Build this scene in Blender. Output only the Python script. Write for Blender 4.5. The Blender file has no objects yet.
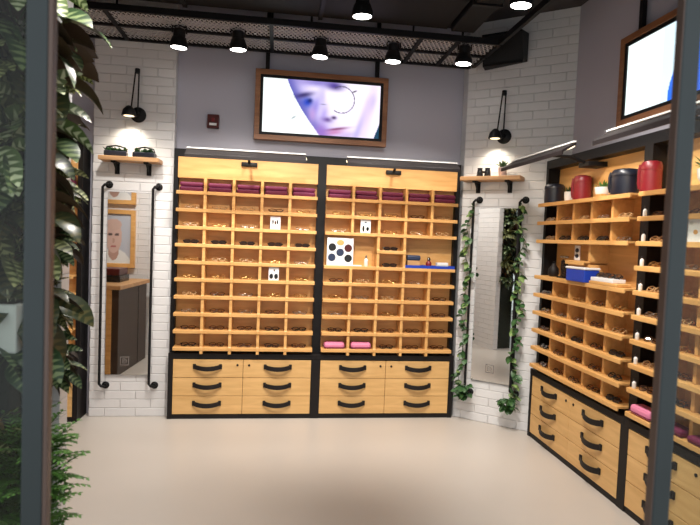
import bpy, bmesh, math, random
from mathutils import Vector, Matrix
PI = math.pi
rnd = random.Random(7)
sc = bpy.context.scene
COL = sc.collection

# ------------------------------------------------------------------ materials
def nodes_mat(name):
    m = bpy.data.materials.new(name); m.use_nodes = True
    nt = m.node_tree; b = nt.nodes['Principled BSDF']
    return m, nt, b
def lnk(nt, a, b): nt.links.new(a, b)
def setc(sock, c): sock.default_value = (c[0], c[1], c[2], 1)

def plain(name, c, rough=.5, metal=0, noise=.06, scale=30, spec=.5, coat=0, bump=0):
    m, nt, b = nodes_mat(name)
    tc = nt.nodes.new('ShaderNodeTexCoord')
    n = nt.nodes.new('ShaderNodeTexNoise'); n.inputs['Scale'].default_value = scale; n.inputs['Detail'].default_value = 3
    lnk(nt, tc.outputs['Object'], n.inputs['Vector'])
    r = nt.nodes.new('ShaderNodeMapRange'); r.inputs['To Min'].default_value = 1-noise; r.inputs['To Max'].default_value = 1+noise
    lnk(nt, n.outputs['Fac'], r.inputs['Value'])
    mx = nt.nodes.new('ShaderNodeVectorMath'); mx.operation = 'SCALE'; mx.inputs[0].default_value = c
    lnk(nt, r.outputs['Result'], mx.inputs['Scale']); lnk(nt, mx.outputs['Vector'], b.inputs['Base Color'])
    b.inputs['Roughness'].default_value = rough; b.inputs['Metallic'].default_value = metal
    b.inputs['Specular IOR Level'].default_value = spec; b.inputs['Coat Weight'].default_value = coat
    if bump:
        bp = nt.nodes.new('ShaderNodeBump'); bp.inputs['Strength'].default_value = bump; bp.inputs['Distance'].default_value = .002
        lnk(nt, n.outputs['Fac'], bp.inputs['Height']); lnk(nt, bp.outputs['Normal'], b.inputs['Normal'])
    return m

def wood(name, c1, c2, rough=.45, axis=(1.2, 9, 9)):
    m, nt, b = nodes_mat(name)
    tc = nt.nodes.new('ShaderNodeTexCoord'); mp = nt.nodes.new('ShaderNodeMapping'); mp.inputs['Scale'].default_value = axis
    lnk(nt, tc.outputs['Object'], mp.inputs['Vector'])
    n = nt.nodes.new('ShaderNodeTexNoise'); n.inputs['Scale'].default_value = 3; n.inputs['Detail'].default_value = 6; n.inputs['Distortion'].default_value = .6
    lnk(nt, mp.outputs['Vector'], n.inputs['Vector'])
    cr = nt.nodes.new('ShaderNodeValToRGB'); cr.color_ramp.elements[0].position = .3; cr.color_ramp.elements[1].position = .7
    cr.color_ramp.elements[0].color = (*c1, 1); cr.color_ramp.elements[1].color = (*c2, 1)
    lnk(nt, n.outputs['Fac'], cr.inputs['Fac']); lnk(nt, cr.outputs['Color'], b.inputs['Base Color'])
    b.inputs['Roughness'].default_value = rough
    return m

def brick(name):
    # painted white glazed bricks, UV in metres
    m, nt, b = nodes_mat(name)
    uv = nt.nodes.new('ShaderNodeUVMap')
    t = nt.nodes.new('ShaderNodeTexBrick')
    t.inputs['Scale'].default_value = 1; t.inputs['Brick Width'].default_value = .245; t.inputs['Row Height'].default_value = .072
    t.inputs['Mortar Size'].default_value = .005; t.inputs['Mortar Smooth'].default_value = .9
    t.inputs['Color1'].default_value = (.72, .71, .71, 1); t.inputs['Color2'].default_value = (.69, .68, .68, 1); t.inputs['Mortar'].default_value = (.66, .65, .65, 1)
    lnk(nt, uv.outputs['UV'], t.inputs['Vector']); lnk(nt, t.outputs['Color'], b.inputs['Base Color'])
    n = nt.nodes.new('ShaderNodeTexNoise'); n.inputs['Scale'].default_value = 14; lnk(nt, uv.outputs['UV'], n.inputs['Vector'])
    ad = nt.nodes.new('ShaderNodeMath'); ad.operation = 'MULTIPLY_ADD'; ad.inputs[1].default_value = -1.0
    lnk(nt, t.outputs['Fac'], ad.inputs[0]); 
    ms = nt.nodes.new('ShaderNodeMath'); ms.operation = 'MULTIPLY'; ms.inputs[1].default_value = .5; lnk(nt, n.outputs['Fac'], ms.inputs[0]); lnk(nt, ms.outputs[0], ad.inputs[2])
    bp = nt.nodes.new('ShaderNodeBump'); bp.inputs['Strength'].default_value = 1; bp.inputs['Distance'].default_value = .004
    lnk(nt, ad.outputs[0], bp.inputs['Height']); lnk(nt, bp.outputs['Normal'], b.inputs['Normal'])
    b.inputs['Roughness'].default_value = .32
    return m

def emis(name, c, s):
    m, nt, b = nodes_mat(name)
    setc(b.inputs['Base Color'], c); setc(b.inputs['Emission Color'], c); b.inputs['Emission Strength'].default_value = s
    return m

def screen_mat(name, s):
    m, nt, b = nodes_mat(name)
    a = nt.nodes.new('ShaderNodeVertexColor'); a.layer_name = 'picture'
    setc(b.inputs['Base Color'], (.01, .01, .01)); b.inputs['Roughness'].default_value = .25
    lnk(nt, a.outputs['Color'], b.inputs['Emission Color']); b.inputs['Emission Strength'].default_value = s
    return m
def print_mat(name):
    m, nt, b = nodes_mat(name)
    a = nt.nodes.new('ShaderNodeVertexColor'); a.layer_name = 'picture'
    lnk(nt, a.outputs['Color'], b.inputs['Base Color']); b.inputs['Roughness'].default_value = .4
    return m

def clear(name, tint=(1, 1, 1), refl=.8, rough=.02):
    m = bpy.data.materials.new(name); m.use_nodes = True; nt = m.node_tree; nt.nodes.clear()
    o = nt.nodes.new('ShaderNodeOutputMaterial'); mx = nt.nodes.new('ShaderNodeMixShader')
    t = nt.nodes.new('ShaderNodeBsdfTransparent'); t.inputs['Color'].default_value = (*tint, 1)
    g = nt.nodes.new('ShaderNodeBsdfGlossy'); g.inputs['Roughness'].default_value = rough; g.inputs['Color'].default_value = (refl, refl, refl, 1)
    f = nt.nodes.new('ShaderNodeLayerWeight'); f.inputs['Blend'].default_value = .5
    pw = nt.nodes.new('ShaderNodeMath'); pw.operation = 'POWER'; pw.inputs[1].default_value = 5; lnk(nt, f.outputs['Facing'], pw.inputs[0])
    ml = nt.nodes.new('ShaderNodeMath'); ml.operation = 'MULTIPLY_ADD'; ml.inputs[1].default_value = .9; ml.inputs[2].default_value = .04; lnk(nt, pw.outputs[0], ml.inputs[0])
    lnk(nt, ml.outputs[0], mx.inputs[0]); lnk(nt, t.outputs[0], mx.inputs[1]); lnk(nt, g.outputs[0], mx.inputs[2]); lnk(nt, mx.outputs[0], o.inputs[0])
    return m

def leaf_mat(name, dark, pale, amount=.5, rough=.35, back=None):
    # feathered pale markings along the midrib, from leaf UVs (u across -1..1 -> 0..1, v along)
    m, nt, b = nodes_mat(name)
    uv = nt.nodes.new('ShaderNodeUVMap'); sp = nt.nodes.new('ShaderNodeSeparateXYZ'); lnk(nt, uv.outputs['UV'], sp.inputs[0])
    s1 = nt.nodes.new('ShaderNodeMath'); s1.operation = 'SUBTRACT'; s1.inputs[1].default_value = .5; lnk(nt, sp.outputs['X'], s1.inputs[0])
    ab = nt.nodes.new('ShaderNodeMath'); ab.operation = 'ABSOLUTE'; lnk(nt, s1.outputs[0], ab.inputs[0])
    ma = nt.nodes.new('ShaderNodeMath'); ma.operation = 'MULTIPLY_ADD'; ma.inputs[1].default_value = -9.0; lnk(nt, ab.outputs[0], ma.inputs[0])
    m2 = nt.nodes.new('ShaderNodeMath'); m2.operation = 'MULTIPLY'; m2.inputs[1].default_value = 42; lnk(nt, sp.outputs['Y'], m2.inputs[0]); lnk(nt, m2.outputs[0], ma.inputs[2])
    sn = nt.nodes.new('ShaderNodeMath'); sn.operation = 'SINE'; lnk(nt, ma.outputs[0], sn.inputs[0])
    g = nt.nodes.new('ShaderNodeMapRange'); g.inputs['From Min'].default_value = .42; g.inputs['From Max'].default_value = .02
    g.inputs['To Min'].default_value = -1.0; g.inputs['To Max'].default_value = .9; lnk(nt, ab.outputs[0], g.inputs['Value'])
    ad = nt.nodes.new('ShaderNodeMath'); ad.operation = 'ADD'; lnk(nt, sn.outputs[0], ad.inputs[0]); lnk(nt, g.outputs[0], ad.inputs[1])
    cl = nt.nodes.new('ShaderNodeMapRange'); cl.inputs['From Min'].default_value = .1; cl.inputs['From Max'].default_value = .9; cl.inputs['To Max'].default_value = amount
    lnk(nt, ad.outputs[0], cl.inputs['Value'])
    mx = nt.nodes.new('ShaderNodeMix'); mx.data_type = 'RGBA'; mx.inputs[6].default_value = (*dark, 1); mx.inputs[7].default_value = (*pale, 1)
    lnk(nt, cl.outputs['Result'], mx.inputs[0])
    out = mx.outputs[2]
    if back:
        ge = nt.nodes.new('ShaderNodeNewGeometry'); m3 = nt.nodes.new('ShaderNodeMix'); m3.data_type = 'RGBA'
        lnk(nt, ge.outputs['Backfacing'], m3.inputs[0]); lnk(nt, out, m3.inputs[6]); m3.inputs[7].default_value = (*back, 1); out = m3.outputs[2]
    lnk(nt, out, b.inputs['Base Color']); b.inputs['Roughness'].default_value = rough
    return m

M = dict(
    ply=wood('golden_plywood', (.60, .31, .095), (.76, .43, .155), .42),
    ply_pale=wood('pale_birch_drawer', (.62, .36, .13), (.76, .47, .19), .45, (1.2, 1.2, 9)),
    oak=wood('brown_oak_frame', (.20, .078, .03), (.33, .14, .055), .45),
    plank=wood('shelf_plank', (.42, .22, .09), (.62, .36, .17), .5),
    black=plain('black_powder_coat', (.006, .0055, .006), .5, spec=.25),
    blackwarm=plain('black_stained_timber', (.010, .008, .008), .5, noise=.2, spec=.25),
    bar=plain('dark_bronze_metal', (.014, .010, .010), .5, noise=.1, spec=.3),
    leather=plain('black_leather', (.010, .008, .008), .55, noise=.2, scale=90, bump=.3, spec=.3),
    plaster=plain('grey_plaster', (.46, .45, .52), .75, noise=.03, scale=3),
    brick=brick('white_painted_brick'),
    floor=plain('beige_poured_floor', (.49, .445, .40), .36, noise=.035, scale=2.2),
    ceiling=plain('dark_taupe_ceiling', (.05, .042, .042), .85),
    duct=plain('black_duct_metal', (.007, .007, .0075), .6, spec=.2),
    mesh=plain('dark_steel_mesh', (.5, .49, .5), .6),
    steel=plain('brushed_steel_teal_reflection', (.028, .042, .045), .4, .2, noise=.12, scale=8),  # teal tint puts the bluish surroundings mirrored by the posts into the colour
    steeledge=plain('brushed_warm_steel', (.12, .085, .07), .4, .4, noise=.1, scale=8),
    magenta=plain('magenta_cloth', (.14, .008, .052), .65, noise=.25, scale=60),
    pink=plain('pink_case', (.72, .22, .36), .5),
    red=plain('red_leather', (.18, .008, .014), .38, noise=.15, scale=40, bump=.2),
    navy=plain('black_blue_leather', (.010, .012, .022), .33, noise=.15, scale=40, bump=.2),
    white=plain('white_ceramic', (.78, .77, .74), .25),
    paper=plain('white_card', (.80, .80, .80), .6),
    greybox=plain('pale_planter', (.56, .57, .55), .5),
    blue=plain('blue_plastic', (.012, .05, .42), .35),
    navydk=plain('dark_blue_card', (.02, .03, .07), .4),
    brown=plain('dark_brown_panel', (.045, .026, .017), .45, noise=.2, scale=6),
    terracotta=plain('blush_pot', (.62, .48, .45), .6),
    alarm=plain('dark_red_plastic', (.07, .008, .008), .35),
    gold=plain('gold_wire', (.55, .34, .12), .25, .9),
    tort=plain('tortoise_acetate', (.085, .033, .014), .25, noise=.6, scale=60),
    blk=plain('black_acetate', (.012, .011, .011), .2),
    blush=plain('pale_clear_acetate', (.46, .28, .13), .25),
    silver=plain('silver_wire', (.40, .36, .32), .25, .9),
    lens=clear('clear_lens'),
    shadelens=plain('dark_lens', (.018, .014, .013), .08, spec=.8),
    glass=clear('storefront_glass', (.90, .94, .92), .35),
    mirror=plain('mirror_glass', (.86, .87, .86), .015, 1.0, noise=0),
    etch=plain('etched_mark', (.17, .15, .14), .7),
    lampface=emis('lamp_face', (1, .97, .92), 10),
    ledface=emis('led_strip', (1, .80, .52), 1.3),
    stem=plain('green_stem', (.05, .09, .025), .5),
    soil=plain('dark_soil', (.025, .018, .012), .9),
    backing=plain('green_wall_backing', (.018, .022, .014), .9, noise=.4),
    cal=leaf_mat('calathea_leaf', (.022, .05, .018), (.27, .34, .15), .6, .33, (.06, .035, .022)),
    olive=leaf_mat('olive_leaf', (.065, .08, .022), (.42, .44, .20), .8, .4),
    pale=leaf_mat('cream_marked_leaf', (.10, .15, .05), (.62, .66, .42), .95, .4),
    darkleaf=leaf_mat('dark_red_green_leaf', (.032, .042, .018), (.13, .11, .04), .6, .3, (.07, .04, .022)),
    ivy=leaf_mat('ivy_leaf', (.022, .075, .022), (.10, .22, .06), .5, .4),
    ivypale=leaf_mat('light_ivy_leaf', (.12, .22, .05), (.40, .48, .22), .6, .4),
    grass=leaf_mat('fern_leaf', (.07, .19, .03), (.18, .34, .07), .5, .5),
    wisp=leaf_mat('cream_grass', (.42, .44, .28), (.62, .62, .45), .5, .5),
)

# ------------------------------------------------------------------ mesh building
class MB:
    def __init__(s): s.v = []; s.f = []; s.uv = {}; s.sm = []
    def add(s, vs, fs, smooth=False, uvs=None):
        o = len(s.v); s.v += [tuple(v) for v in vs]
        for k, f in enumerate(fs):
            s.f.append(tuple(o+i for i in f)); s.sm.append(smooth)
            if uvs: s.uv[len(s.f)-1] = [uvs[i] for i in f]
        return s
    def box(s, x0, x1, y0, y1, z0, z1, b=0):
        x0, x1 = min(x0, x1), max(x0, x1); y0, y1 = min(y0, y1), max(y0, y1); z0, z1 = min(z0, z1), max(z0, z1)
        if b:
            b = min(b, (x1-x0)*.45, (y1-y0)*.45, (z1-z0)*.45)
            bm = bmesh.new(); bmesh.ops.create_cube(bm, size=1)
            for v in bm.verts:
                v.co = Vector(((x0+x1)/2+v.co.x*(x1-x0), (y0+y1)/2+v.co.y*(y1-y0), (z0+z1)/2+v.co.z*(z1-z0)))
            bmesh.ops.bevel(bm, geom=bm.edges[:], offset=b, segments=2, affect='EDGES', profile=.5)
            bm.verts.index_update()
            s.add([v.co[:] for v in bm.verts], [[v.index for v in f.verts] for f in bm.faces]); bm.free(); return s
        return s.add([(x0,y0,z0),(x1,y0,z0),(x1,y1,z0),(x0,y1,z0),(x0,y0,z1),(x1,y0,z1),(x1,y1,z1),(x0,y1,z1)],
                     [(0,3,2,1),(4,5,6,7),(0,1,5,4),(1,2,6,5),(2,3,7,6),(3,0,4,7)])
    def tube(s, pts, r, n=8, closed=False, cap=True):
        pts = [Vector(p) for p in pts]; m = len(pts); rr = r if isinstance(r, (list, tuple)) else [r]*m
        vs = []; up = None
        for i, p in enumerate(pts):
            a = pts[(i-1) % m] if (closed or i > 0) else p; b = pts[(i+1) % m] if (closed or i < m-1) else p
            d = (b-a).normalized()
            if up is None: up = Vector((0,0,1)) if abs(d.z) < .9 else Vector((0,1,0))
            x = d.cross(up)
            if x.length < 1e-4: x = d.cross(Vector((1,0,0)))
            x.normalize(); y = x.cross(d).normalized(); up = y
            for k in range(n):
                t = 2*PI*k/n; vs.append(p+(x*math.cos(t)+y*math.sin(t))*rr[i])
        fs = []
        for i in range(m if closed else m-1):
            j = (i+1) % m
            for k in range(n): fs.append((i*n+k, i*n+(k+1) % n, j*n+(k+1) % n, j*n+k))
        if cap and not closed: fs += [tuple(range(n))[::-1], tuple((m-1)*n+k for k in range(n))]
        return s.add(vs, fs, True)
    def lathe(s, prof, c=(0,0,0), n=20, mat=None):
        vs = []
        for r, z in prof:
            for k in range(n):
                t = 2*PI*k/n; p = Vector((r*math.cos(t), r*math.sin(t), z))
                if mat: p = mat @ p
                vs.append(p+Vector(c))
        fs = []
        for i in range(len(prof)-1):
            for k in range(n): fs.append((i*n+k, i*n+(k+1) % n, (i+1)*n+(k+1) % n, (i+1)*n+k))
        fs += [tuple(range(n))[::-1], tuple((len(prof)-1)*n+k for k in range(n))]
        return s.add(vs, fs, True)
    def prism(s, poly, a, b, axes='xyz'):
        # poly in the plane of axes[0],axes[1]; extruded along axes[2] a..b
        ix = ['xyz'.index(c) for c in axes]; n = len(poly); vs = []
        for w in (a, b):
            for p in poly:
                v = [0, 0, 0]; v[ix[0]] = p[0]; v[ix[1]] = p[1]; v[ix[2]] = w; vs.append(v)
        fs = [tuple(range(n))[::-1], tuple(range(n, 2*n))]+[(i, (i+1) % n, n+(i+1) % n, n+i) for i in range(n)]
        return s.add(vs, fs)
    def quad_uv(s, p0, p1, z0, z1, u0=0):
        # vertical wall face p0->p1 with UVs in metres
        L = math.hypot(p1[0]-p0[0], p1[1]-p0[1])
        return s.add([(p0[0],p0[1],z0),(p1[0],p1[1],z0),(p1[0],p1[1],z1),(p0[0],p0[1],z1)], [(0,1,2,3)], False, [(u0,z0),(u0+L,z0),(u0+L,z1),(u0,z1)])
    def xf(s, mat): s.v = [tuple(mat @ Vector(v)) for v in s.v]; return s
    def build(s, name, mat, parent=None, uv=False, recalc=True):
        me = bpy.data.meshes.new(name); me.from_pydata(s.v, [], s.f)
        me.polygons.foreach_set('use_smooth', s.sm)
        if s.uv or uv:
            l = me.uv_layers.new(name='UVMap')
            for i, p in enumerate(me.polygons):
                if i in s.uv:
                    for li, u in zip(p.loop_indices, s.uv[i]): l.data[li].uv = u
        me.update()
        if recalc:
            bm = bmesh.new(); bm.from_mesh(me); bmesh.ops.recalc_face_normals(bm, faces=bm.faces[:]); bm.to_mesh(me); bm.free()
        if any(s.sm):
            try: me.set_sharp_from_angle(angle=math.radians(40))
            except Exception: pass
        me.materials.append(M[mat] if isinstance(mat, str) else mat)
        o = bpy.data.objects.new(name, me); COL.objects.link(o)
        if parent: o.parent = parent
        return o

def tag(o, label, cat, group=None, kind=None):
    if label: o['label'] = label
    if cat: o['category'] = cat
    if group: o['group'] = group
    if kind: o['kind'] = kind
    return o
def thing(name, label, cat, loc=(0,0,0), rz=0, group=None):
    o = bpy.data.objects.new(name, None); o.empty_display_size = .05; COL.objects.link(o)
    o.location = loc; o.rotation_euler = (0, 0, rz)
    return tag(o, label, cat, group)
def struct(name, mb, mat, parent=None, **k):
    o = mb.build(name, mat, parent, **k); o['kind'] = 'structure'; return o
def dup(root, loc, rz=0, label=None, group=None, rot=None):
    r = root.copy(); COL.objects.link(r); r.location = loc; r.rotation_euler = rot if rot else (0, 0, rz)
    if label: r['label'] = label
    if group: r['group'] = group
    for ch in list(root.children):
        c = ch.copy(); COL.objects.link(c); c.parent = r
        for g in ch.children:
            d = g.copy(); COL.objects.link(d); d.parent = c
    return r

# ------------------------------------------------------------------ room shell
YB = 4.75; XR = 2.30; ZC = 3.45; YF = 1.0; XL = -2.90
DA = Vector((1.6, 4.6286)); DD = Vector((.502, -.387)).normalized(); DN = Vector((DD.y, -DD.x)) # DN -> into room
DB = DA + DD*((XR-DA.x)/DD.x)
floor = struct('floor', MB().box(-4.5, 4.5, -2.5, 5.0, -.1, 0), 'floor')
struct('ceiling', MB().box(XL, XR, YF, YB, ZC, ZC+.1), 'ceiling')
struct('wall_back', MB().box(XL-.1, XR+.1, YB, YB+.1, 0, ZC+.1), 'plaster')
struct('wall_left', MB().box(XL-.1, XL, YF, YB, 0, ZC+.1), 'plaster')
struct('wall_right', MB().box(XR, XR+.1, YF, YB, 0, ZC+.1), 'plaster')
w = MB(); w.quad_uv(DA, DB, 0, ZC, .05)
P = [(DA.x, DA.y), (DB.x, DB.y), (DB.x, YB-.002), (DA.x, YB-.002)]
w.quad_uv(P[1], P[2], 0, ZC); w.quad_uv(P[2], P[3], 0, ZC); w.quad_uv(P[3], P[0], 0, ZC)
struct('wall_corner', w, 'brick', uv=True)
CX0, CX1, CY = -1.505, -.872, 4.66
w = MB(); w.quad_uv((CX0, CY), (CX1, CY), 0, ZC); w.quad_uv((CX1, CY), (CX1, YB-.002), 0, ZC, .63)
w.quad_uv((CX1, YB-.002), (CX0, YB-.002), 0, ZC); w.quad_uv((CX0, YB-.002), (CX0, CY), 0, ZC, -.09)
struct('wall_pillar', w, 'brick', uv=True)
PX1 = -.84
w = MB(); w.quad_uv((PX1, 2.34), (XL, 2.34), 0, ZC); w.quad_uv((XL, 2.26), (PX1, 2.26), 0, ZC); w.quad_uv((PX1, 2.26), (PX1, 2.34), 0, ZC); w.quad_uv((XL, 2.34), (XL, 2.26), 0, ZC)
w.add([(XL,2.26,ZC),(PX1,2.26,ZC),(PX1,2.34,ZC),(XL,2.34,ZC)], [(0,1,2,3)], False, [(0,0)]*4)
struct('wall_partition', w, 'brick', uv=True)

# storefront: two glazed panes with brushed steel posts (tall, floor to head)
PY0, PY1 = .992, 1.012
def storefront(name, x0, x1, px0, px1, edge_side):
    g = struct(name, MB().box(x0, x1, .995, 1.005, 0, 2.75), 'glass')
    MB().box(px0, px1, PY0, PY1, 0, 2.75, .004).build('frame_post', 'steel', g)
    if edge_side > 0: MB().box(px1, px1+.008, PY0, PY1, 0, 2.75, .002).build('post_edge', 'steeledge', g)
    else: MB().box(px0-.003, px0, PY0, PY1, 0, 2.75, .002).build('post_edge', 'steeledge', g)
    return g
storefront('window_1', XL, -.434, -.432, -.396, 1)
storefront('window_2', .818, XR, .777, .816, -1)
struct('trim_1', MB().box(XL-.1, XR+.1, .94, 1.06, 2.75, ZC+.1), 'plaster')

# ------------------------------------------------------------------ display cabinets
RZ = [.594+.1425*i for i in range(10)]           # centre height of each shelf's front edge
DX = [.0585+.2305+ .2205*i for i in range(4)]
DX = [.037+(1.22-.074)/5*i for i in range(1, 5)]
W = 1.22; ST = .014
def cabinet(label, loc, rz, D, skip=(), cut=None, tall_header=False):
    """local x = width to the right seen from the front, y = into the wall, z up; y=0 is the drawer front plane"""
    cut = cut or {}
    t = thing('display_cabinet', label, 'cabinet', loc, rz, 'drawer-based eyewear display cabinets')
    b = MB()
    b.box(0, .037, .044, D, .554, 2.237); b.box(W-.037, W, .044, D, .554, 2.237)
    b.box(.037, W-.037, .044, D, 2.17, 2.237)
    b.build('upright_frame', 'black', t)
    b = MB()
    b.box(0, .037, 0, D, 0, .508); b.box(W-.037, W, 0, D, 0, .508); b.box(.037, W-.037, .004, D, 0, .037)
    b.box(.037, W-.037, .03, D, .037, .506)
    b.build('base_carcass', 'blackwarm', t)
    MB().box(0, W, -.004, D, .508, .554, .004).build('counter_ledge', 'blackwarm', t)
    BD = .165 if tall_header else .112
    MB().box(.037, W-.037, BD-.014, D-.002, .554, 2.17).build('back_panel', 'ply', t)
    if tall_header:
        MB().box(.037, W-.037, D-.030, D-.014, RZ[9]+ST, 2.17).build('header_panel', 'ply', t)
    else:
        b = MB(); b.box(.037, W-.037, .03, .046, 2.0, 2.17); b.box(.037, W-.037, .046, BD-.014, 2.0, 2.012)
        b.build('header_panel', 'ply', t)
    FY = -.032
    for i, z in enumerate(RZ):
        segs = [(.037, W-.037)]
        if i in cut: segs = cut[i]
        b = MB()
        for x0, x1 in segs:
            b.box(x0, x1, FY+.012, BD-.014, z+ST-.012, z+ST)
            b.box(x0, x1, FY, FY+.012, z-ST, z+ST, .003)
        b.build('shelf', 'ply', t)
    top = RZ[9]+ST if tall_header else 2.0
    zs = [.556]+[z for z in RZ]+[top]
    for j, x in enumerate(DX):
        # scalloped front, nubs at every shelf crossing
        segs = []; cur = [.556]
        blocked = skip  # set of (divider index, cell index) left open
        lo = .556
        for i in range(-1, 10):
            z0 = .556 if i < 0 else RZ[i]+ST
            z1 = RZ[i+1]-ST if i < 9 else top
            if i == 9 and tall_header: break
            if (j, i) in blocked: continue
            b0 = z0-(.0 if i < 0 else .030); b1 = min(z1+.006, top)
            segs.append((b0, b1, z0))
        b = MB(); last = None
        for b0, b1, z0 in segs:
            if last is not None and b0 > last+.02: b.build('divider', 'ply', t); b = MB()
            last = b1
            y1 = BD-.014; h = .0115
            q0 = max(b0, .556); prof = [(y1, q0), (FY-.004, q0), (FY-.008, q0+.006), (FY-.008, z0+.002), (FY-.002, z0+.008), (FY-.002, b1), (y1, b1)]
            if b1-z0 < .04: prof = [(y1, b0), (FY-.008, b0), (FY-.008, b1), (y1, b1)]
            if tall_header: prof = [(y1, z0 if i >= 0 else q0), (.016, z0 if i >= 0 else q0), (.012, z0+.004), (.012, b1), (y1, b1)]
            b.prism(prof, x-h, x+h, 'yzx')
        b.build('divider', 'ply', t)
    # drawers
    hz = (.506-.041)/3
    for c in range(2):
        x0 = .040+c*.5715; x1 = x0+.5685
        for r in range(3):
            z0 = .041+r*hz
            d = MB().box(x0, x1, 0, .018, z0, z0+hz-.004, .002).build('drawer', 'ply_pale', t)
            xc = (x0+x1)/2+(-.005 if c == 0 else .003); zc = z0+hz*.53
            n = 9; hw = .106; pv = []
            vs = []
            for k in range(n):
                u = -1+2*k/(n-1); x = xc+u*hw; out = -.006-.026*(1-u*u)**.8; z = zc+.010-.014*(1-u*u)
                hh = .019
                vs += [(x, out, z-hh), (x, out-.005, z-hh), (x, out-.005, z+hh), (x, out, z+hh)]
            fs = [(0,1,2,3), ((n-1)*4+3, (n-1)*4+2, (n-1)*4+1, (n-1)*4)]
            for k in range(n-1):
                for q in range(4): fs.append((k*4+q, (k+1)*4+q, (k+1)*4+(q+1) % 4, k*4+(q+1) % 4))
            m = MB(); m.add(vs, fs, True)
            for u in (-1, 1): m.box(xc+u*hw-.012, xc+u*hw+.012, -.012, 0, zc-.010, zc+.032, .003)
            m.build('handle', 'leather', d)
            if r == 2:
                lx = x1-.045 if c == 0 else x0+.048
                R = Matrix.Rotation(PI/2, 4, 'X')
                MB().lathe([(.0095, 0), (.0095, .004), (.004, .005)], (lx, 0, z0+hz*.68), 12, R).build('lock', 'black', d)
    # picture light on an arm
    xc = W/2; m = MB()
    prof = [(-.408, 2.112), (-.401, 2.112), (-.397, 2.128), (-.318, 2.174), (-.316, 2.184), (-.324, 2.187), (-.400, 2.143), (-.408, 2.135)]
    m.prism(prof, xc-.45, xc+.45, 'yzx')
    lb = m.build('light_bar', 'bar', t)
    MB().prism([(-.362, 2.1475), (-.360, 2.1440), (-.328, 2.1625), (-.330, 2.1660)], xc-.455, xc+.455, 'yzx').build('light_strip', 'ledface', lb)
    MB().box(xc-.45, xc+.45, -.334, -.317, 2.1875, 2.198, .002).build('edge_highlight', 'white', lb)  # added white strip standing in for the highlight along the bar's upper edge
    m = MB(); m.box(xc-.065, xc+.065, -.0, .044 if not tall_header else D-.03, 2.115, 2.15, .004); m.tube([(xc, .02, 2.14), (xc, -.10, 2.180), (xc, -.318, 2.178)], .011, 8)
    m.build('clamp_arm', 'black', lb)
    return t
Dk, Dr = YB-4.584-.004, .17
cutB = {6: [(.037, .037) and (DX[1], DX[2])]}
skipB = {(0, 5), (0, 6), (3, 5), (3, 6)}
cabA = cabinet('left back display cabinet with magenta cases above rows of eyeglasses', (-.866, 4.584, 0), 0, Dk)
cabB = cabinet('right back display cabinet holding a lens sample card and a blue tray', (.354, 4.584, 0), 0, Dk, skipB, cutB)
cutC = {6: [(DX[1]+.011, DX[2])]}
skipC = {(0, 5), (0, 6), (1, 5), (1, 6), (3, 5), (3, 6)}
cutC = {6: [(DX[1], DX[2])]}
cabC = cabinet('side display cabinet next to the ivy mirror, round cases on top', (2.082, 4.156, 0), -PI/2, Dr, skipC, cutC, True)
cabD = cabinet('nearest side display cabinet, partly behind the right steel post', (2.082, 2.936, 0), -PI/2, Dr, set(), {}, True)
cabE = cabinet('display cabinet behind the leafy plants, left of the left mirror', (-2.77, 4.526, 0), 0, YB-4.526-.004)

def cell(cab, c, i, dx=0, y=0, up=0):
    """world location of a spot on shelf i, column c (0..4) of a cabinet"""
    x = .037+(W-.074)/5*(c+.5)+dx; v = Matrix.Rotation(cab.rotation_euler[2], 3, 'Z') @ Vector((x, y, 0))
    return (cab.location.x+v.x, cab.location.y+v.y, RZ[i]+ST+up+.0006)

# ------------------------------------------------------------------ eyeglasses
def glasses_proto(name, mat, lensmat, r, wide, round_, cat='eyeglasses'):
    t = thing(name, 'x', cat)
    a, h = .0245*wide, .018*wide; cx = .030
    if round_: a = .0225; h = .020
    zc = h+r+.001
    def loop(sx, k=22, sc=1.0):
        pts = []
        for q in range(k):
            th = 2*PI*q/k; c, s_ = math.cos(th), math.sin(th); e = 1.0 if round_ else .72
            pts.append((sx*cx+math.copysign(abs(c)**e, c)*a*sc, 0, zc+math.copysign(abs(s_)**e, s_)*h*sc))
        return pts
    m = MB()
    for sx in (-1, 1): m.tube(loop(sx), r, 6, closed=True)
    m.tube([(-cx+a-.001, 0, zc+.006), (-.004, -.001, zc+.010), (.004, -.001, zc+.010), (cx-a+.001, 0, zc+.006)], r*1.1, 6)
    for sx in (-1, 1): m.tube([(sx*(cx+a-.001), 0, zc+.008), (sx*(cx+a+.006), .001, zc+.009), (sx*(cx+a+.008), .006, zc+.009)], r*1.2, 6)
    m.build('frame', mat, t)
    for sx in (-1, 1):
        m = MB(); P_ = loop(sx, 22, .98); n = len(P_)
        m.add([(p[0], -.0006, p[2]) for p in P_]+[(p[0], .0006, p[2]) for p in P_], [tuple(range(n)), tuple(range(n, 2*n))[::-1]]+[(i, (i+1) % n, n+(i+1) % n, n+i) for i in range(n)])
        m.build('lens', lensmat, t)
        x0 = sx*(cx+a+.006); yy = .010 if sx < 0 else .015
        MB().tube([(x0, .006, zc+.009), (x0-sx*.006, yy, zc+.008), (-sx*.02, yy, zc+.004), (-sx*(cx+a-.012), yy, zc-.008), (-sx*(cx+a-.002), yy, zc-.016)], [r*1.2, r*1.2, r*1.1, r*1.3, r*1.1], 6).build('temple', mat, t)
    return t
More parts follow.
